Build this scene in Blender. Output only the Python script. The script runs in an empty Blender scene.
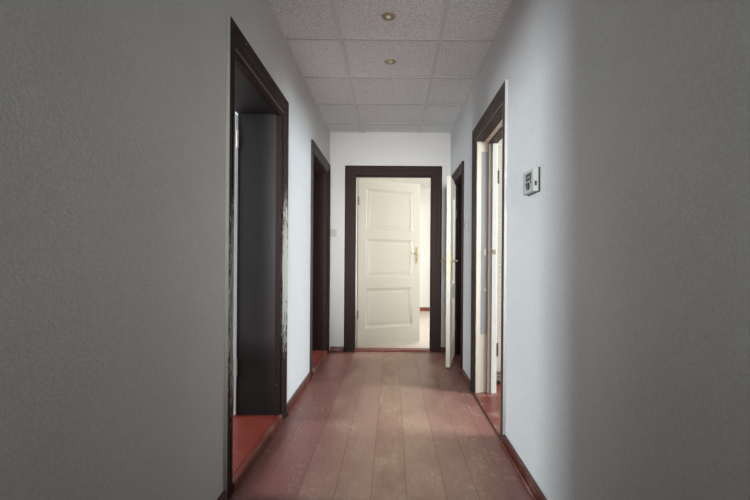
import bpy, bmesh, math, random
from mathutils import Vector, Matrix
random.seed(4)
C = bpy.context.scene.collection
# ------------------------------------------------------------------ materials
def new_mat(name):
    m = bpy.data.materials.new(name); m.use_nodes = True
    nt = m.node_tree; b = nt.nodes['Principled BSDF']
    return m, nt, b
def L(nt, a, b): nt.links.new(a, b)
def noise(nt, vec, scale, detail=4, rough=.6):
    n = nt.nodes.new('ShaderNodeTexNoise'); n.inputs['Scale'].default_value = scale
    n.inputs['Detail'].default_value = detail; n.inputs['Roughness'].default_value = rough
    if vec is not None: L(nt, vec, n.inputs['Vector'])
    return n.outputs['Fac']
def ramp(nt, fac, stops):
    r = nt.nodes.new('ShaderNodeValToRGB'); e = r.color_ramp.elements
    e[0].position, e[0].color = stops[0][0], (*stops[0][1], 1)
    e[1].position, e[1].color = stops[-1][0], (*stops[-1][1], 1)
    for p, c in stops[1:-1]:
        x = e.new(p); x.color = (*c, 1)
    L(nt, fac, r.inputs['Fac']); return r.outputs['Color']
def mix(nt, fac, a, b, mode='MIX'):
    n = nt.nodes.new('ShaderNodeMix'); n.data_type = 'RGBA'; n.blend_type = mode
    for s, v in ((n.inputs[0], fac), (n.inputs[6], a), (n.inputs[7], b)):
        if hasattr(v, 'default_value'): L(nt, v, s)
        elif isinstance(v, (int, float)): s.default_value = v
        else: s.default_value = (*v, 1)
    return n.outputs[2]
def mth(nt, op, a, b=None, c=None, clamp=False):
    n = nt.nodes.new('ShaderNodeMath'); n.operation = op; n.use_clamp = clamp
    for i, v in enumerate((a, b, c)):
        if v is None: continue
        if hasattr(v, 'default_value'): L(nt, v, n.inputs[i])
        else: n.inputs[i].default_value = v
    return n.outputs[0]
def position(nt):
    g = nt.nodes.new('ShaderNodeNewGeometry'); return g.outputs['Position']
def objco(nt):
    g = nt.nodes.new('ShaderNodeTexCoord'); return g.outputs['Object']
def scaled(nt, v, s):
    n = nt.nodes.new('ShaderNodeMapping'); n.inputs['Scale'].default_value = s
    L(nt, v, n.inputs['Vector']); return n.outputs['Vector']
def sep(nt, v):
    n = nt.nodes.new('ShaderNodeSeparateXYZ'); L(nt, v, n.inputs[0]); return n.outputs
def bump(nt, b, h, strength, dist):
    n = nt.nodes.new('ShaderNodeBump'); n.inputs['Strength'].default_value = strength
    n.inputs['Distance'].default_value = dist
    L(nt, h, n.inputs['Height']); L(nt, n.outputs['Normal'], b.inputs['Normal'])

def plaster(name, col, bs=.5):
    m, nt, b = new_mat(name); P = position(nt)
    big = noise(nt, P, 2.2, 5); fine = noise(nt, P, 170, 3, .7)
    c = mix(nt, big, tuple(x*.93 for x in col), tuple(min(1, x*1.05) for x in col))
    f2 = ramp(nt, fine, [(.35, (.84,)*3), (.65, (1,)*3)])
    L(nt, mix(nt, 1.0, c, f2, 'MULTIPLY'), b.inputs['Base Color'])
    b.inputs['Roughness'].default_value = .85; b.inputs['Specular IOR Level'].default_value = .2
    bump(nt, b, mth(nt, 'ADD', fine, noise(nt, P, 60, 4, .7)), bs*.7, .004); return m
def simple(name, col, rough=.5, metal=0, var=.12, scale=14):
    m, nt, b = new_mat(name); n = noise(nt, objco(nt), scale, 4)
    L(nt, mix(nt, n, tuple(x*(1-var) for x in col), tuple(min(1, x*(1+var)) for x in col)), b.inputs['Base Color'])
    b.inputs['Roughness'].default_value = rough; b.inputs['Metallic'].default_value = metal
    return m
M = {}
M['wall'] = plaster('wall_plaster', (.66, .665, .665))
M['room_wall'] = plaster('room_plaster', (.78, .78, .75))
M['room_ceiling'] = plaster('room_ceiling_paint', (.8, .79, .74))
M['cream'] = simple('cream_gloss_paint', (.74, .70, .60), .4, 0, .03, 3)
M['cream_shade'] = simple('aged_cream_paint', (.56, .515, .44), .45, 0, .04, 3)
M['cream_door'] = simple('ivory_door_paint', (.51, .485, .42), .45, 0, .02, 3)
M['white'] = simple('white_gloss_paint', (.78, .775, .74), .4, 0, .03, 3)
M['brass'] = simple('polished_brass', (.42, .34, .20), .4, .7, .1, 40)
M['old_metal'] = simple('aged_hinge_metal', (.16, .13, .11), .45, .7, .3, 60)
M['steel'] = simple('dull_steel', (.5, .48, .44), .4, .8, .15, 60)
M['grey_plastic'] = simple('grey_green_plastic', (.36, .39, .38), .6, 0, .05)
M['beige_plastic'] = simple('beige_plastic', (.40, .38, .35), .5, 0, .05)
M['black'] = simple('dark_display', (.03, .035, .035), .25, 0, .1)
M['mirror_bulb'] = simple('frosted_lamp_glass', (.75, .72, .62), .15, .3, .05)

def dark_paint(name, worn=None, base=(.026, .014, .013)):
    m, nt, b = new_mat(name); P = position(nt)
    n = noise(nt, scaled(nt, P, (6, 6, .8)), 6, 5)
    c = mix(nt, n, tuple(x*.75 for x in base), tuple(x*1.35 for x in base))
    if worn:                                    # worn to pale undercoat between two heights
        z0, z1, yc, yw = worn
        s = sep(nt, P)
        zm = mth(nt, 'SUBTRACT', 1, mth(nt, 'DIVIDE', mth(nt, 'ABSOLUTE', mth(nt, 'SUBTRACT', s[2], (z0+z1)/2)), (z1-z0)/2), clamp=True)
        ym = mth(nt, 'SUBTRACT', 1, mth(nt, 'DIVIDE', mth(nt, 'ABSOLUTE', mth(nt, 'SUBTRACT', s[1], yc)), yw), clamp=True)
        k = mth(nt, 'MULTIPLY', mth(nt, 'POWER', zm, .35), mth(nt, 'POWER', ym, .4))
        k = mth(nt, 'ADD', k, mth(nt, 'MULTIPLY', mth(nt, 'SUBTRACT', noise(nt, scaled(nt, P, (30, 30, 9)), 3, 6, .75), .5), 1.5))
        f = mth(nt, 'MULTIPLY_ADD', k, 5, -2.7, clamp=True)
        c = mix(nt, f, c, (.42, .41, .37))
    # small chips everywhere
    ch = ramp(nt, noise(nt, P, 55, 2, .5), [(.74, (0, 0, 0)), (.77, (1, 1, 1))])
    c = mix(nt, ch, c, (.30, .27, .24))
    L(nt, c, b.inputs['Base Color']); b.inputs['Roughness'].default_value = .5; b.inputs['Specular IOR Level'].default_value = .10
    bump(nt, b, n, .15, .004); return m
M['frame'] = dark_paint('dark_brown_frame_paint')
M['frame_far'] = dark_paint('dark_brown_flat_frame_paint', None, (.022, .012, .011))
M['frame_worn'] = dark_paint('dark_brown_worn_paint', (.30, 1.60, 2.975, .075), (.028, .018, .018))
M['frame_worn_near'] = dark_paint('dark_brown_near_worn_paint', (.25, 1.42, 2.0, .09))
M['frame_lit'] = dark_paint('brown_lit_frame_paint', None, (.060, .044, .040))  # lighter copy of the frame paint, with the light on it painted in

def reveal_paint():
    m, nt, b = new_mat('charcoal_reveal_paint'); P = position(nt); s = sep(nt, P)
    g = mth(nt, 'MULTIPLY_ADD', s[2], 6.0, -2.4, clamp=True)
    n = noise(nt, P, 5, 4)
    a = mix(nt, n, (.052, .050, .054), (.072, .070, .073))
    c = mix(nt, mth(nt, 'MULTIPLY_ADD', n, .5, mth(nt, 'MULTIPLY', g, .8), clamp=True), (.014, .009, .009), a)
    L(nt, c, b.inputs['Base Color']); b.inputs['Roughness'].default_value = .5; b.inputs['Specular IOR Level'].default_value = .2
    bump(nt, b, noise(nt, P, 120, 3), .12, .004); return m
M['reveal'] = reveal_paint()
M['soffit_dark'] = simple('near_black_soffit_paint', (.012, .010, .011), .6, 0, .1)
M['worn_edge'] = simple('scuffed_edge_paint', (.20, .165, .145), .5, 0, .3, 30)
M['old_edge'] = simple('greenish_grey_edge_paint', (.22, .225, .20), .7, 0, .15, 20)
M['pane'] = simple('grey_obscured_glass', (.27, .285, .29), .3, 0, .06, 8)

def red_floor(name, bright=1.0, wear=.3):
    m, nt, b = new_mat(name); P = position(nt)
    n = noise(nt, scaled(nt, P, (3, 3, 3)), 3, 6, .7)
    c = mix(nt, n, tuple(x*bright for x in (.15, .022, .014)), tuple(x*bright for x in (.23, .043, .028)))
    w = ramp(nt, noise(nt, P, 9, 6, .7), [(.5, (0,)*3), (.8, (wear,)*3)])
    c = mix(nt, w, c, (.36, .24, .19))
    L(nt, c, b.inputs['Base Color']); b.inputs['Roughness'].default_value = .35
    return m
M['red'] = red_floor('red_floor_paint')
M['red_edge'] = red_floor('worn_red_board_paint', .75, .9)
M['base'] = red_floor('dark_red_baseboard_paint', .42, .5)
M['pale_floor'] = simple('pale_worn_floor', (.62, .52, .46), .35, 0, .15, 4)

def plank_floor():
    m, nt, b = new_mat('worn_painted_floorboards'); P = position(nt); s = sep(nt, P)
    # boards run along the corridor; joints at uneven x
    joints = [-.575, -.408, -.245, -.085, .072, .245, .385, .53]
    line = None; bid = None
    for j in joints:
        wob = mth(nt, 'ADD', s[0], -j)
        w = mth(nt, 'LESS_THAN', mth(nt, 'ABSOLUTE', wob), .0016)
        st = mth(nt, 'GREATER_THAN', s[0], j)
        line = w if line is None else mth(nt, 'MAXIMUM', line, w)
        bid = st if bid is None else mth(nt, 'ADD', bid, st)
    wn = nt.nodes.new('ShaderNodeTexWhiteNoise'); wn.noise_dimensions = '1D'; L(nt, bid, wn.inputs['W'])
    tone = wn.outputs['Value']
    grain = noise(nt, scaled(nt, P, (34, 1.6, 1)), 3, 6, .65)
    patch = noise(nt, scaled(nt, P, (2.6, 1.1, 1)), 1.8, 6, .65)
    fine = noise(nt, scaled(nt, P, (1.3, .6, 1)), 40, 6, .8)
    red = mix(nt, grain, (.155, .048, .042), (.29, .115, .095))
    worn = mix(nt, grain, (.37, .215, .130), (.64, .45, .30))
    worn = mix(nt, tone, worn, (.34, .19, .145))
    # walked middle of the corridor is worn to the wood
    mid = mth(nt, 'SUBTRACT', 1, mth(nt, 'POWER', mth(nt, 'DIVIDE', mth(nt, 'ABSOLUTE', mth(nt, 'SUBTRACT', s[0], .06)), .50), 2.2), clamp=True)
    k = mth(nt, 'ADD', mth(nt, 'MULTIPLY_ADD', mid, 1.0, -.12), mth(nt, 'MULTIPLY', mth(nt, 'SUBTRACT', patch, .5), 1.9))
    k = mth(nt, 'ADD', k, mth(nt, 'MULTIPLY', mth(nt, 'SUBTRACT', tone, .5), .7))
    k = mth(nt, 'ADD', k, mth(nt, 'MULTIPLY', mth(nt, 'SUBTRACT', fine, .5), .5), clamp=True)
    c = mix(nt, k, red, worn)
    spk = ramp(nt, fine, [(.52, (0,)*3), (.68, (.8,)*3)])
    spk2 = mth(nt, 'MULTIPLY', spk, ramp(nt, patch, [(.45, (.1,)*3), (.62, (1,)*3)]))
    c = mix(nt, spk2, c, (.62, .50, .44))
    c = mix(nt, mth(nt, 'MULTIPLY', line, .6), c, (.05, .025, .02))
    L(nt, c, b.inputs['Base Color'])
    r = mth(nt, 'MAXIMUM', mth(nt, 'MULTIPLY_ADD', fine, .35, mth(nt, 'MULTIPLY_ADD', patch, .5, .0)), .30)
    L(nt, r, b.inputs['Roughness']); b.inputs['Specular IOR Level'].default_value = .55
    h = mth(nt, 'SUBTRACT', mth(nt, 'MULTIPLY', fine, .3), line)
    bump(nt, b, h, .35, .003); return m
M['floor'] = plank_floor()

def tile_mat():
    m, nt, b = new_mat('mineral_fibre_ceiling_tile'); P = position(nt)
    n = noise(nt, P, 95, 3, .65); n2 = noise(nt, P, 240, 2)
    k = ramp(nt, n, [(.37, (.56, .58, .60)), (.49, (.82, .85, .87)), (.7, (.93, .96, .97))])
    s = sep(nt, P)
    ix = mth(nt, 'FLOOR', mth(nt, 'DIVIDE', mth(nt, 'ADD', s[0], .335), .63))
    iy = mth(nt, 'FLOOR', mth(nt, 'DIVIDE', mth(nt, 'ADD', s[1], -.48), .62))
    wn = nt.nodes.new('ShaderNodeTexWhiteNoise'); wn.noise_dimensions = '1D'
    L(nt, mth(nt, 'MULTIPLY_ADD', iy, 7.3, ix), wn.inputs['W'])
    t = mth(nt, 'MULTIPLY_ADD', wn.outputs['Value'], .07, .93)
    tc = nt.nodes.new('ShaderNodeCombineColor')
    for i in range(3): L(nt, t, tc.inputs[i])
    L(nt, mix(nt, 1.0, k, tc.outputs[0], 'MULTIPLY'), b.inputs['Base Color'])
    b.inputs['Roughness'].default_value = .9
    bump(nt, b, mth(nt, 'ADD', n, mth(nt, 'MULTIPLY', n2, .5)), .5, .004); return m
M['tile'] = tile_mat()
M['grid_shade'] = simple('grey_grid_bar_paint', (.44, .45, .45), .7, 0, .04)
M['grid'] = simple('white_grid_bar_paint', (.66, .68, .69), .6, 0, .04)

def brick_mat():
    m, nt, b = new_mat('cream_relief_wallpaper'); P = position(nt)
    sw = nt.nodes.new('ShaderNodeCombineXYZ'); s = sep(nt, P)
    L(nt, s[0], sw.inputs[0]); L(nt, s[2], sw.inputs[1])
    t = nt.nodes.new('ShaderNodeTexBrick'); L(nt, sw.outputs[0], t.inputs['Vector'])
    t.inputs['Scale'].default_value = 12; t.inputs['Mortar Size'].default_value = .03
    t.inputs['Color1'].default_value = (.46, .41, .33, 1); t.inputs['Color2'].default_value = (.42, .37, .30, 1)
    t.inputs['Mortar'].default_value = (.33, .28, .21, 1)
    L(nt, t.outputs['Color'], b.inputs['Base Color']); b.inputs['Roughness'].default_value = .7
    return m
M['brick'] = brick_mat()

# ------------------------------------------------------------------ helpers
def box(bm, x0, x1, y0, y1, z0, z1):
    vs = [bm.verts.new((x, y, z)) for x in (x0, x1) for y in (y0, y1) for z in (z0, z1)]
    for f in ((0,1,3,2),(4,6,7,5),(0,4,5,1),(2,3,7,6),(0,2,6,4),(1,5,7,3)):
        bm.faces.new([vs[i] for i in f])
    return bm
def cyl(bm, p, axis, r, h, n=20, r2=None):
    """cylinder from point p along axis (unit) of height h"""
    a = Vector(axis).normalized(); p = Vector(p)
    u = a.orthogonal().normalized(); v = a.cross(u)
    r2 = r if r2 is None else r2
    A = [bm.verts.new(p + (u*math.cos(2*math.pi*i/n)+v*math.sin(2*math.pi*i/n))*r) for i in range(n)]
    B = [bm.verts.new(p + a*h + (u*math.cos(2*math.pi*i/n)+v*math.sin(2*math.pi*i/n))*r2) for i in range(n)]
    for i in range(n): bm.faces.new([A[i], A[(i+1)%n], B[(i+1)%n], B[i]])
    bm.faces.new(A[::-1]); bm.faces.new(B); return bm
def lathe(bm, p, prof, n=40, closed=False):
    rings = [[bm.verts.new((p[0]+r*math.cos(2*math.pi*i/n), p[1]+r*math.sin(2*math.pi*i/n), p[2]+z)) for i in range(n)] for r, z in prof]
    k = len(rings)
    for j in range(k if closed else k-1):
        A, B = rings[j], rings[(j+1) % k]
        for i in range(n): bm.faces.new([A[i], A[(i+1)%n], B[(i+1)%n], B[i]])
    return bm
def tube(bm, pts, r, n=10):
    pts = [Vector(p) for p in pts]; rings = []
    for i, p in enumerate(pts):
        d = (pts[min(i+1, len(pts)-1)] - pts[max(i-1, 0)]).normalized()
        u = d.cross(Vector((0, 0, 1))); u = u.normalized() if u.length > 1e-3 else Vector((1, 0, 0))
        v = d.cross(u); rr = r[i] if isinstance(r, (list, tuple)) else r
        rings.append([bm.verts.new(p + (u*math.cos(2*math.pi*k/n)+v*math.sin(2*math.pi*k/n))*rr) for k in range(n)])
    for A, B in zip(rings, rings[1:]):
        for i in range(n): bm.faces.new([A[i], A[(i+1)%n], B[(i+1)%n], B[i]])
    bm.faces.new(rings[0][::-1]); bm.faces.new(rings[-1]); return bm
def obj(name, bm, mat, parent=None, world=True, bevel=0, smooth=False):
    bmesh.ops.recalc_face_normals(bm, faces=bm.faces[:])
    if smooth:
        for f in bm.faces: f.smooth = True
    me = bpy.data.meshes.new(name); bm.to_mesh(me); bm.free()
    me.materials.append(M[mat] if isinstance(mat, str) else mat)
    o = bpy.data.objects.new(name, me); C.objects.link(o)
    if parent is not None:
        if world:
            off = Vector(parent.location); q = parent.parent
            while q is not None: off += Vector(q.location); q = q.parent
            me.transform(Matrix.Translation(-off))
        o.parent = parent
    if bevel:
        b = o.modifiers.new('bevel', 'BEVEL'); b.width = bevel; b.segments = 2; b.limit_method = 'ANGLE'
    return o
def tag(o, label=None, cat=None, group=None, kind=None):
    for k, v in (('label', label), ('category', cat), ('group', group), ('kind', kind)):
        if v: o[k] = v
    return o
def empty(name, loc, rz=0):
    o = bpy.data.objects.new(name, None); C.objects.link(o)
    o.empty_display_size = .1; o.location = loc; o.rotation_euler = (0, 0, rz); return o
def BM(): return bmesh.new()
def S(o, label, cat): return tag(o, label, cat, None, 'structure')

# ------------------------------------------------------------------ dimensions (metres, y runs down the corridor)
XL, XR = -.698, .644
YE, H = 5.13, 2.43
TL, TR, TF = .28, .155, .12
YB = -4.6
# openings: (near y, far y, top z)
DL1 = (2.030, 2.927, 1.955)
DL2 = (4.045, 4.955, 1.955)
DR1 = (2.693, 3.560, 1.95)
DR2 = (4.245, 4.955, 1.835)
DF = (-.415, .437, 1.95)

def wall_side(name, x0, x1, doors, label):
    bm = BM(); y = YB
    for (a, b, t) in doors:
        box(bm, x0, x1, y, a, 0, H+.1); box(bm, x0, x1, a, b, t, H+.1); y = b
    box(bm, x0, x1, y, YE+TF, 0, H+.1)
    return S(obj(name, bm, 'wall'), label, 'wall')
wall_side('wall_left', XL-TL, XL, [DL1, DL2], 'pale rough-plastered left corridor wall with two doorways')
wall_side('wall_right', XR, XR+TR, [DR1, DR2], 'pale rough-plastered right corridor wall with the thermostat')
bm = BM(); box(bm, XL, DF[0], YE, YE+TF, 0, H+.1); box(bm, DF[1], XR, YE, YE+TF, 0, H+.1); box(bm, DF[0], DF[1], YE, YE+TF, DF[2], H+.1)
S(obj('wall_end', bm, 'wall'), 'short plaster wall at the end of the corridor around the white door', 'wall')
bm = BM(); box(bm, XL, XR, YB-.1, YB, 0, H+.1)
S(obj('wall_back', bm, 'wall'), 'plaster wall closing the corridor behind the camera', 'wall')
bm = BM(); box(bm, XL, XR, YB, YE+TF, -.05, 0)
S(obj('floor', bm, 'floor'), 'worn red-brown painted floorboards running down the corridor', 'floor')
# suspended ceiling: tiles rest on a grid of T bars
bm = BM(); box(bm, XL, XR, YB, YE, H+.004, H+.03)
ceil = S(obj('ceiling', bm, 'tile'), 'speckled grey-white suspended tile ceiling of the corridor', 'ceiling')
bm = BM()
for x in (-.335, .295): box(bm, x-.012, x+.012, YB, YE, H-.003, H+.006)
box(bm, XL, XL+.012, YB, YE, H, H+.006); box(bm, XR-.012, XR, YB, YE, H, H+.006)
box(bm, XL+.012, XR-.012, YE-.012, YE, H, H+.006)
obj('ceiling_grid', bm, 'grid', ceil)
bm = BM()
y = 2.95-.62*12
while y < YE:
    for (a, b) in ((XL, -.347), (-.323, .283), (.307, XR)): box(bm, a, b, y-.006, y+.006, H+.001, H+.0055)
    y += .62
obj('cross_bars', bm, 'grid_shade', ceil)

# ------------------------------------------------------------------ door surrounds
PROF = [(0, -.004), (0, .004), (.022, .005), (.026, .010), (.040, .011), (.046, .007), (.062, .009), (.068, .015), (.084, .019), (.093, .017), (.095, .0)]
def casing(fn, a, b, t, prof, z0=0):
    """mitred moulding round an opening; fn(along, proud, z) -> point"""
    bm = BM(); rows = []
    for (u, v) in prof:
        rows.append([bm.verts.new(fn(p, v, z)) for p, z in ((a-u, z0), (a-u, t+u), (b+u, t+u), (b+u, z0))])
    for R0, R1 in zip(rows, rows[1:]):
        for i in range(3): bm.faces.new([R0[i], R0[i+1], R1[i+1], R1[i]])
    bm.faces.new([r[0] for r in rows]); bm.faces.new([r[3] for r in rows][::-1])
    return bm
fnL = lambda p, v, z: (XL+v, p, z)
fnR = lambda p, v, z: (XR-v, p, z)
fnF = lambda p, v, z: (p, YE-v, z)
def lining(bm, x0, x1, a, b, t, th=.012):
    box(bm, x0, x1, a, a+th, 0, t); box(bm, x0, x1, b-th, b, 0, t); box(bm, x0, x1, a+th, b-th, t-th, t)
    return bm

# left near doorway
t1 = S(empty('trim_1', (XL, 2.48, 0)), 'dark brown moulded surround of the nearest doorway on the left, worn pale at hand height', 'door frame')
def split_casing(fn, D, prof, mats, parent, name='casing'):
    """near upright, head and far upright as separate boards"""
    a, b, t = D
    for key, m in mats.items():
        bm = BM(); rows = []
        path = {'near': ((a, -1, 0), (a, -1, 1)), 'head': ((a, -1, 1), (b, 1, 1)), 'far': ((b, 1, 1), (b, 1, 0))}[key]
        for (u, v) in prof:
            rows.append([bm.verts.new(fn(p+s*u, v, (t+u) if top else 0)) for p, s, top in path])
        for R0, R1 in zip(rows, rows[1:]): bm.faces.new([R0[0], R0[1], R1[1], R1[0]])
        bm.faces.new([r[0] for r in rows]); bm.faces.new([r[1] for r in rows][::-1])
        obj('casing' if key != 'head' else 'head_casing', bm, m, parent)
split_casing(fnL, DL1, PROF, {'near': 'frame_worn_near', 'head': 'frame', 'far': 'frame_worn'}, t1)
WE = [(-.003, .0), (-.003, .0055), (.003, .0055), (.003, .0)]
PE = [(.094, 0), (.094, .0145), (.098, .0145), (.098, 0)]
def edges(fn, D, t, keys):
    tmp = set(bpy.data.objects)
    split_casing(fn, D, WE, {k: 'worn_edge' for k in keys}, t)
    for o in set(bpy.data.objects)-tmp: o.name = 'worn_edge'
def side_paint(fn, D, t, m):
    tmp = set(bpy.data.objects)
    split_casing(fn, D, PE, {'near': m}, t)
    for o in set(bpy.data.objects)-tmp: o.name = 'painted_edge'; o['label'] = 'paler paint along the outer edge of the casing'
edges(fnL, DL1, t1, ('head', )); side_paint(fnL, DL1, t1, 'old_edge')
bm = BM(); box(bm, XL-TL, XL-.004, DL1[1]-.012, DL1[1], .045, DL1[2])
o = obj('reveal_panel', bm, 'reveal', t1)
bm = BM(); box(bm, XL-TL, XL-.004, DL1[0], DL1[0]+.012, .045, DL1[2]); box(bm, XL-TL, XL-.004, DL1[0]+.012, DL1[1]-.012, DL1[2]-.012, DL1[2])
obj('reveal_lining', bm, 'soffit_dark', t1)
bm = BM(); box(bm, XL-.035, XL-.006, DL1[1]-.024, DL1[1]-.012, .045, DL1[2]-.024); box(bm, XL-.035, XL-.006, DL1[0]+.012, DL1[1]-.012, DL1[2]-.024, DL1[2]-.012)
box(bm, XL-TL+.012, XL-TL+.015, DL1[1]-.014, DL1[1]-.012, .045, DL1[2]-.024)
obj('door_stop', bm, 'frame', t1)
bm = BM(); box(bm, XL-.02, XL+.012, DL1[0], DL1[1], 0, .046)
obj('threshold', bm, 'red_edge', t1, bevel=.008)
# left far doorway
t2 = S(empty('trim_2', (XL, 4.5, 0)), 'dark moulded surround of the farther doorway on the left beside the end wall', 'door frame')
prof2 = [(u, v) for u, v in PROF]
split_casing(fnL, DL2, prof2, {'near': 'frame_lit', 'head': 'frame_lit', 'far': 'frame'}, t2)
obj('reveal_lining', lining(BM(), XL-TL, XL-.004, *DL2), 'frame', t2)
bm = BM(); box(bm, XL-.02, XL+.012, DL2[0], DL2[1], 0, .046)
obj('threshold', bm, 'red_edge', t2, bevel=.008)
# right near doorway
t3 = S(empty('trim_3', (XR, 3.12, 0)), 'brown moulded surround of the near doorway on the right with cream inner jamb', 'door frame')
split_casing(fnR, DR1, PROF, {'near': 'frame_lit', 'head': 'frame_lit', 'far': 'frame_lit'}, t3)
edges(fnR, DR1, t3, ('head', 'near')); side_paint(fnR, DR1, t3, 'wall')
bm = BM()
yj = DR1[1]
box(bm, XR+.002, XR+.035, yj-.022, yj, .01, DR1[2]-.012)          # outer bead
box(bm, XR+.035, XR+.092, yj-.010, yj, .01, DR1[2]-.012)          # recessed field
box(bm, XR+.092, XR+.118, yj-.024, yj, .01, DR1[2]-.012)          # inner bead
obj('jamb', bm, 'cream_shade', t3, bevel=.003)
bm = BM(); box(bm, XR+.038, XR+.089, yj-.013, yj-.010, .46, 1.86)
tag(obj('inset_panel', bm, 'pane', t3), 'tall blue-grey inset in the cream jamb')
bm = BM(); box(bm, XR+.118, XR+TR+.004, yj-.034, yj, .01, DR1[2]-.012)
tag(obj('rebate_post', bm, 'white', t3, bevel=.003), 'white rebated post on the inner edge of the jamb')
bm = BM(); box(bm, XR+.002, XR+TR, DR1[0], DR1[0]+.012, .01, DR1[2]-.012)
obj('jamb', bm, 'frame_lit', t3)
bm = BM()
box(bm, XR+.002, XR+.06, DR1[0], DR1[1], DR1[2]-.012, DR1[2]); box(bm, XR+.09, XR+TR, DR1[0], DR1[1], DR1[2]-.03, DR1[2])
obj('soffit', bm, 'frame_lit', t3)
bm = BM(); box(bm, XR+.06, XR+.09, DR1[0], DR1[1], DR1[2]-.020, DR1[2])
tag(obj('soffit_bead', bm, 'cream', t3), 'cream bead under the head')
for (xc, z, w, h) in ((XR+.070, 1.09, .020, .05), (XR+.074, .80, .022, .022)):
    bm = BM(); box(bm, xc-w/2, xc+w/2, yj-.016, yj-.0099, z-h/2, z+h/2)
    obj('strike_plate', bm, 'steel', t3)
bm = BM(); box(bm, XR+.128, XR+.148, yj-.037, yj-.034, 1.075, 1.11)
obj('strike_plate', bm, 'steel', t3)
bm = BM(); cyl(bm, (XR+.108, yj-.024, 1.09), (0, -1, 0), .006, .03, 14); cyl(bm, (XR+.108, yj-.054, 1.09), (0, -1, 0), .011, .012, 14)
obj('latch_knob', bm, 'brass', t3, smooth=False)
for z in (1.665, .345):
    bm = BM(); cyl(bm, (XR+TR+.012, yj-.028, z-.05), (0, 0, 1), .008, .10, 14); box(bm, XR+TR+.002, XR+TR+.012, yj-.034, yj-.028, z-.05, z+.05)
    obj('hinge', bm, 'old_metal', t3)
bm = BM(); box(bm, XR-.012, XR+TR, DR1[0], DR1[1], 0, .012)
obj('threshold', bm, 'red_edge', t3, bevel=.004)
# right far doorway
t4 = S(empty('trim_4', (XR, 4.6, 0)), 'dark surround of the low narrow doorway on the right next to the end wall', 'door frame')
split_casing(fnR, DR2, [(u*.9, v) for u, v in PROF], {'near': 'frame', 'head': 'frame_lit', 'far': 'frame'}, t4)
obj('reveal_lining', lining(BM(), XR+.004, XR+TR, *DR2), 'frame', t4)
bm = BM(); box(bm, XR-.008, XR+TR, DR2[0], DR2[1], 0, .012)
obj('threshold', bm, 'red_edge', t4, bevel=.004)
# end doorway
t5 = S(empty('trim_5', (.016, YE, 0)), 'flat near-black brown surround of the doorway closing the corridor', 'door frame')
PF = [(0, -.004), (0, .018), (.004, .022), (.05, .022), (.054, .019), (.100, .019), (.108, .015), (.112, .010), (.112, 0)]
split_casing(fnF, DF, PF, {'near': 'frame_far', 'head': 'frame_far', 'far': 'frame_far'}, t5)
bm = BM()
th = .010
box(bm, DF[0], DF[0]+th, YE+.004, YE+.05, 0, DF[2]); box(bm, DF[1]-th, DF[1], YE+.004, YE+.05, 0, DF[2]); box(bm, DF[0]+th, DF[1]-th, YE+.004, YE+.05, DF[2]-th, DF[2])
obj('reveal_lining', bm, 'frame_far', t5)
bm = BM()
box(bm, DF[0], DF[0]+.016, YE+.05, YE+TF, 0, DF[2]); box(bm, DF[1]-.005, DF[1], YE+.05, YE+TF, 0, DF[2]); box(bm, DF[0]+.016, DF[1]-.005, YE+.05, YE+TF, DF[2]-.005, DF[2])
tag(obj('jamb', bm, 'white', t5), 'white painted inner jamb')
bm = BM(); box(bm, DF[0], DF[1], YE-.01, YE+TF, 0, .020)
obj('threshold', bm, 'red', t5, bevel=.004)

# ------------------------------------------------------------------ door leaves
def leaf(root, w, t, h, panels, mat='cream', stile=.10):
    """hinge edge at local origin, leaf along +X, front face y=0, back y=t"""
    bm = BM()
    box(bm, 0, stile, 0, t, 0, h); box(bm, w-stile, w, 0, t, 0, h)
    z = 0
    for (z0, z1) in sorted(panels):
        box(bm, stile, w-stile, 0, t, z, z0); z = z1
    box(bm, stile, w-stile, 0, t, z, h)
    obj('door_leaf', bm, mat, root, world=False)
    for (z0, z1) in panels:
        bm = BM()
        for sgn in (0, 1):
            prof = [(0, 0), (.026, .0185), (.044, .0185), (.060, .012)]
            rings = []
            for ins, d in prof:
                y = d if sgn == 0 else t-d
                rings.append([bm.verts.new(p) for p in ((stile+ins, y, z0+ins), (w-stile-ins, y, z0+ins), (w-stile-ins, y, z1-ins), (stile+ins, y, z1-ins))])
            for A, B in zip(rings, rings[1:]):
                for i in range(4): bm.faces.new([A[i], A[(i+1)%4], B[(i+1)%4], B[i]])
            bm.faces.new(rings[-1])
        obj('panel', bm, mat, root, world=False)
def handle(root, x, z, side, t, mat='brass', plate=(.034, .20), direction=-1):
    """backplate with lever and keyhole on one face; side -1 = front (y<0)"""
    y0 = 0 if side < 0 else t
    s = side
    bm = BM(); ya, yb = sorted((y0, y0+s*.005)); box(bm, x-plate[0]/2, x+plate[0]/2, ya, yb, z-plate[1]*.6, z+plate[1]*.4)
    h = obj('handle', bm, mat, root, world=False, bevel=.002)
    bm = BM(); tube(bm, [(x, y0+s*.004, z), (x, y0+s*.040, z), (x+direction*.008, y0+s*.050, z), (x+direction*.05, y0+s*.053, z+.002), (x+direction*.11, y0+s*.050, z-.004)], [.008, .008, .009, .0085, .007], 12)
    obj('lever', bm, mat, h, world=False, smooth=True)
    bm = BM(); cyl(bm, (x, y0+s*.004, z-.07), (0, s, 0), .006, .004, 14)
    obj('keyhole', bm, 'black', h, world=False)
def hinges(root, zs, y=0, mat='old_metal'):
    for z in zs:
        bm = BM(); cyl(bm, (-.003, y, z-.045), (0, 0, 1), .008, .09, 14)
        cyl(bm, (-.003, y, z+.045), (0, 0, 1), .005, .010, 12)
        obj('hinge', bm, mat, root, world=False)

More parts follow.
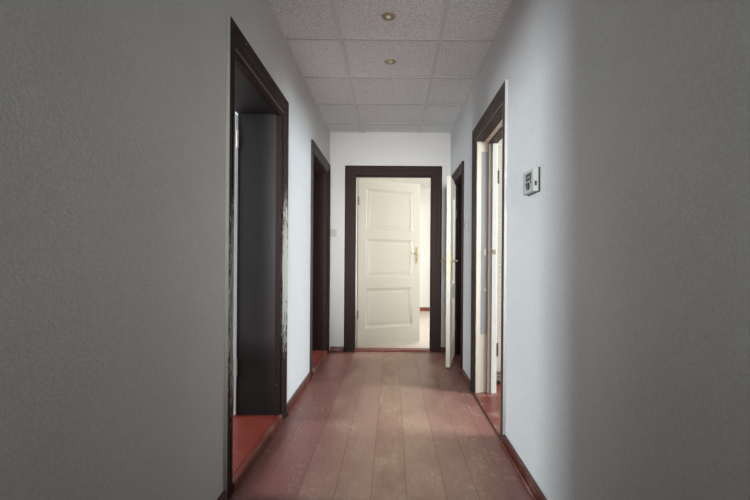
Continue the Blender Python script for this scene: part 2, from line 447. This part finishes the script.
# end door, opened about thirty degrees into the bright room
ang = math.radians(30.5)
d1 = S(empty('door_1', (-.384, YE+.105, .021), ang), 'open cream three-panel door with brass lever in the end doorway', 'door')
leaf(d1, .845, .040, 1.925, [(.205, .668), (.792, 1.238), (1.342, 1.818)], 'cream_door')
handle(d1, .792, 1.075, -1, .04); handle(d1, .792, 1.075, 1, .04)
hinges(d1, (.37, 1.66), -.008)
# narrow door on the right, opened into the corridor
fx, fy, hx, hy = .512, 4.345, .640, 4.945
a2 = math.atan2(fy-hy, fx-hx)
d2 = S(empty('door_2', (hx, hy, .016), a2), 'narrow cream door on the right, standing ajar into the corridor, seen edge-on with brass levers', 'door')
w2 = math.hypot(fx-hx, fy-hy)
leaf(d2, w2, .038, 1.80, [(.20, .62), (.75, 1.65)], 'cream', .09)
handle(d2, w2-.045, 1.0, -1, .038, direction=-1); handle(d2, w2-.045, 1.0, 1, .038, direction=-1)
bm = BM(); box(bm, w2, w2+.002, .010, .028, .86, 1.10); obj('lock_faceplate', bm, 'brass', d2, world=False)
hinges(d2, (.30, 1.50), .042)
# white door in the left room, swung fully inward
d3 = S(empty('door_3', (XL-TL-.002, DL1[1]-.010, .052), math.pi), 'white door swung into the left room, a sliver beside the charcoal reveal', 'door')
leaf(d3, .84, .040, 1.88, [(.32, .80), (.92, 1.34), (1.42, 1.78)], 'white')
bm = BM(); box(bm, .0, .84, .040, .046, .0, .245)  # thin brown strip over the lower part of the leaf
tag(obj('foot_strip', bm, 'red_edge', d3, world=False), 'brown strip along the door foot')
for z in (1.72, .30):
    bm = BM(); box(bm, -.012, .022, .040, .043, z-.05, z+.05); cyl(bm, (-.014, .044, z-.055), (0, 0, 1), .007, .11, 14)
    obj('hinge', bm, 'steel', d3, world=False)
handle(d3, .79, 1.05, 1, .04); handle(d3, .79, 1.05, -1, .04)

# ------------------------------------------------------------------ baseboards
def base(name, segs, axis, x0, x1, h, label, mat='base'):
    bm = BM()
    for (a, b) in segs:
        if axis == 'y': box(bm, x0, x1, a, b, 0, h)
        else: box(bm, a, b, x0, x1, 0, h)
    return S(obj(name, bm, mat, bevel=.005), label, 'baseboard')
cw = .097
base('baseboard_left', [(YB, DL1[0]-cw), (DL1[1]+cw, DL2[0]-cw)], 'y', XL, XL+.016, .065, 'dark red painted baseboard along the left wall')
base('baseboard_right', [(YB, DR1[0]-cw), (DR1[1]+cw, DR2[0]-cw*.9)], 'y', XR-.016, XR, .055, 'dark red chipped baseboard along the right wall')
base('baseboard_end', [(XL+.017, DF[0]-.113), (DF[1]+.113, XR-.02)], 'x', YE-.016, YE, .055, 'dark red baseboard pieces beside the end doorway')
bm = BM(); box(bm, XR-.030, XR-.016, YB, DR1[0]-cw, 0, .016)
S(obj('trim_6', bm, 'red_edge', bevel=.006), 'thin chipped bead along the foot of the right wall', 'trim')
bm = BM(); box(bm, XL+.016, XL+.028, DL1[1]+cw, DL2[0]-cw, 0, .014)
S(obj('trim_7', bm, 'red_edge', bevel=.005), 'thin worn bead along the foot of the left wall between the doorways', 'trim')

# ------------------------------------------------------------------ rooms beyond
def shell(tagname, x0, x1, y0, y1, skip, wm='room_wall', fm='red', ztop=0.0, floor_x=None, h=H):
    w = .08
    bm = BM()
    if 'W' not in skip: box(bm, x0-w, x0, y0-w, y1+w, 0, h)
    if 'E' not in skip: box(bm, x1, x1+w, y0-w, y1+w, 0, h)
    if 'S' not in skip: box(bm, x0, x1, y0-w, y0, 0, h)
    if 'N' not in skip: box(bm, x0, x1, y1, y1+w, 0, h)
    S(obj('wall_'+tagname, bm, wm), 'plaster walls of the %s' % tagname.replace('_', ' '), 'wall')
    bm = BM(); a, b, c, d = floor_x or (x0, x1, y0, y1); box(bm, x0, x1, y0, y1, -.05, ztop)
    f = S(obj('floor_'+tagname, bm, fm), 'painted floor of the %s' % tagname.replace('_', ' '), 'floor')
    bm = BM(); box(bm, x0, x1, y0, y1, h, h+.05)
    S(obj('ceiling_'+tagname, bm, 'room_ceiling'), 'plain ceiling of the %s' % tagname.replace('_', ' '), 'ceiling')
XI = XL-TL
shell('left_room', -4.2, XI, .6, 3.45, 'E', 'room_wall', 'red', .045)
shell('left_far_room', -3.0, XI, 3.6, 5.6, 'E', 'room_wall', 'red', .045)
XO = XR+TR
shell('right_room', XO, 3.8, .9, 3.84, 'W', 'brick', 'red', .010)
shell('right_closet', XO, 1.9, 4.0, 5.2, 'W', 'room_wall', 'red', .010)
shell('end_room', -1.6, 2.6, YE+TF, 9.1, 'S', 'room_wall', 'pale_floor', .002)
# red floor inside the thick left reveals
for i, D in enumerate((DL1, DL2)):
    bm = BM(); box(bm, XI, XL-.02, D[0], D[1], 0, .045)
    S(obj('floor_reveal', bm, 'red'), ('glossy red painted floor inside the nearest left doorway', 'red painted floor inside the farther left doorway')[i], 'floor')
bm = BM(); box(bm, -1.6, XL-.1, YE+TF-.01, YE+TF, 0, H); box(bm, XR+.16, 2.6, YE+TF-.01, YE+TF, 0, H)
S(obj('wall_end_room_front', bm, 'room_wall'), 'inner face of the wall around the end doorway', 'wall')
bm = BM(); box(bm, -1.6, 2.6, 9.085, 9.1, .002, .075)
S(obj('baseboard_end_room', bm, 'red'), 'red baseboard on the bright far wall beyond the end door', 'baseboard')
bm = BM(); tube(bm, [(XO+.03, 3.80, .045), (3.6, 3.80, .045)], .022, 14); tube(bm, [(XO+.03, 3.80, .10), (3.6, 3.80, .10)], .012, 14)
tag(obj('heating_pipe', bm, 'old_metal'), 'dark heating pipes low on the wall inside the near right doorway', 'pipe')

# ------------------------------------------------------------------ fixtures
def downlight(x, y, label):
    r = empty('recessed_downlight', (x, y, H+.004)); tag(r, label, 'ceiling light', 'brass recessed downlights in the tile ceiling')
    bm = BM(); lathe(bm, (x, y, H+.004), [(.028, 0), (.030, -.006), (.038, -.006), (.042, -.002), (.042, .0)], 40)
    obj('trim_ring', bm, 'brass', r, smooth=True)
    bm = BM(); lathe(bm, (x, y, H+.004), [(.0285, -.005), (.022, -.001), (.0165, -.0008)], 40)
    obj('reflector', bm, 'brass', r, smooth=True)
    bm = BM(); lathe(bm, (x, y, H+.004), [(.0165, -.001), (.0165, -.006), (.013, -.011), (.006, -.013), (.0005, -.0135)], 28)
    obj('bulb', bm, 'mirror_bulb', r, smooth=True)
downlight(-.030, 2.665, 'round brass recessed downlight nearer the camera')
downlight(-.022, 3.277, 'round brass recessed downlight farther down the corridor')

# thermostat
y0, y1, z0, z1 = 2.017, 2.172, 1.337, 1.440
th_ = empty('thermostat', (XR, (y0+y1)/2, z0)); tag(th_, 'small grey wall thermostat with dark display, on the right wall', 'thermostat')
bm = BM(); box(bm, XR-.006, XR, y0-.004, y1+.004, z0-.002, z1+.002); obj('back_plate_shadow', bm, 'black', th_)  # plate coloured black to paint in the shadow strip beside the housing
bm = BM(); box(bm, XR-.031, XR-.006, y0, y1, z0, z1); obj('housing', bm, 'grey_plastic', th_, bevel=.003)
xf = XR-.031
bm = BM(); box(bm, xf-.0012, xf, y0+.030, y0+.105, z0+.055, z1-.016); obj('display', bm, 'black', th_)
bm = BM()
for yy, zz in ((y0+.045, z1-.030), (y0+.060, z1-.030), (y0+.075, z1-.030)):   # digits of the screen
    box(bm, xf-.0018, xf-.0012, yy, yy+.004, zz-.008, zz+.002)
obj('display_digit', bm, 'grey_plastic', th_)
for yy, zz in ((y0+.030, z0+.045), (y0+.098, z0+.042)):
    bm = BM(); cyl(bm, (xf, yy, zz), (-1, 0, 0), .006, .003, 16); obj('button', bm, 'black', th_)
bm = BM(); cyl(bm, (xf, y0+.065, z0+.030), (-1, 0, 0), .017, .006, 24); tag(obj('dial', bm, 'black', th_), 'dark round dial')
bm = BM(); box(bm, XR-.024, XR-.014, y0-.0012, y0+.001, z0+.025, z0+.045); obj('side_switch', bm, 'black', th_)

# light switch on the right wall
def switch(root, bmplate, bmrock): obj('plate', bmplate, 'beige_plastic', root, bevel=.002); obj('rocker', bmrock, 'beige_plastic', root, bevel=.002)
s1 = empty('light_switch', (XR, 4.0, 1.29)); tag(s1, 'small beige light switch on the right wall between the doorways', 'light switch')
b1 = BM(); box(b1, XR-.010, XR, 3.965, 4.035, 1.29, 1.365); b2 = BM(); box(b2, XR-.016, XR-.010, 3.98, 4.02, 1.305, 1.35)
switch(s1, b1, b2)
s2 = empty('light_switch', (-.655, YE, 1.275)); tag(s2, 'small grey light switch on the end wall left of the white door', 'light switch')
b1 = BM(); box(b1, -.690, -.617, YE-.010, YE, 1.275, 1.350); b2 = BM(); box(b2, -.675, -.632, YE-.016, YE-.010, 1.29, 1.335)
switch(s2, b1, b2)

# ------------------------------------------------------------------ light
def area(name, loc, target, sx, sy, power, col, spread=180):
    l = bpy.data.lights.new(name, 'AREA'); l.shape = 'RECTANGLE'; l.size = sx; l.size_y = sy
    l.energy = power; l.color = col; l.spread = math.radians(spread)
    o = bpy.data.objects.new(name, l); C.objects.link(o); o.location = loc
    o.rotation_euler = (Vector(target)-Vector(loc)).to_track_quat('-Z', 'Y').to_euler(); return o
COOL = (.83, .94, 1.0); WARM = (1.0, .93, .82)
area('left_room_window', (-4.0, 2.55, 1.60), (0, 2.45, .8), 1.1, 1.2, 150, COOL)
area('right_room_window', (3.6, 2.35, 1.65), (-.7, 3.4, .8), 1.1, 1.0, 200, COOL)
area('end_room_window', (2.5, 6.7, 1.5), (-.6, 6.3, 1.0), 1.5, 1.5, 125, (.96, 1.0, .96))
area('left_far_room_window', (-2.8, 4.6, 1.4), (0, 4.6, 1.0), .6, .9, 40, COOL)
area('corridor_fill_behind', (0, YB+.1, 1.35), (0, 3, 1.3), .8, 1.3, 14.5, (1.0, .975, .945), 20)  # added fill light behind the camera, not a real window
area('closet_fill', (1.8, 4.5, 1.6), (.6, 4.6, 1.0), .6, .7, 9, COOL)  # added unseen lamp that brightens the narrow door's inner face
w = bpy.data.worlds.new('world'); bpy.context.scene.world = w; w.use_nodes = True
w.node_tree.nodes['Background'].inputs[0].default_value = (.5, .55, .6, 1)
w.node_tree.nodes['Background'].inputs[1].default_value = .3

# ------------------------------------------------------------------ camera
cam = bpy.data.cameras.new('camera'); co = bpy.data.objects.new('camera', cam); C.objects.link(co)
cam.sensor_width = 36; cam.lens = 462/750*36
cam.shift_x = -17/750; cam.shift_y = 8/750; cam.clip_start = .05
co.matrix_world = Matrix.Translation((0, 0, 1.04)) @ Matrix.Rotation(math.radians(90), 4, 'X') @ Matrix.Rotation(math.radians(.4), 4, 'Z')
bpy.context.scene.camera = co
vs = bpy.context.scene.view_settings
vs.view_transform = 'Standard'; vs.look = 'None'; vs.exposure = 0.0; vs.gamma = 1.0
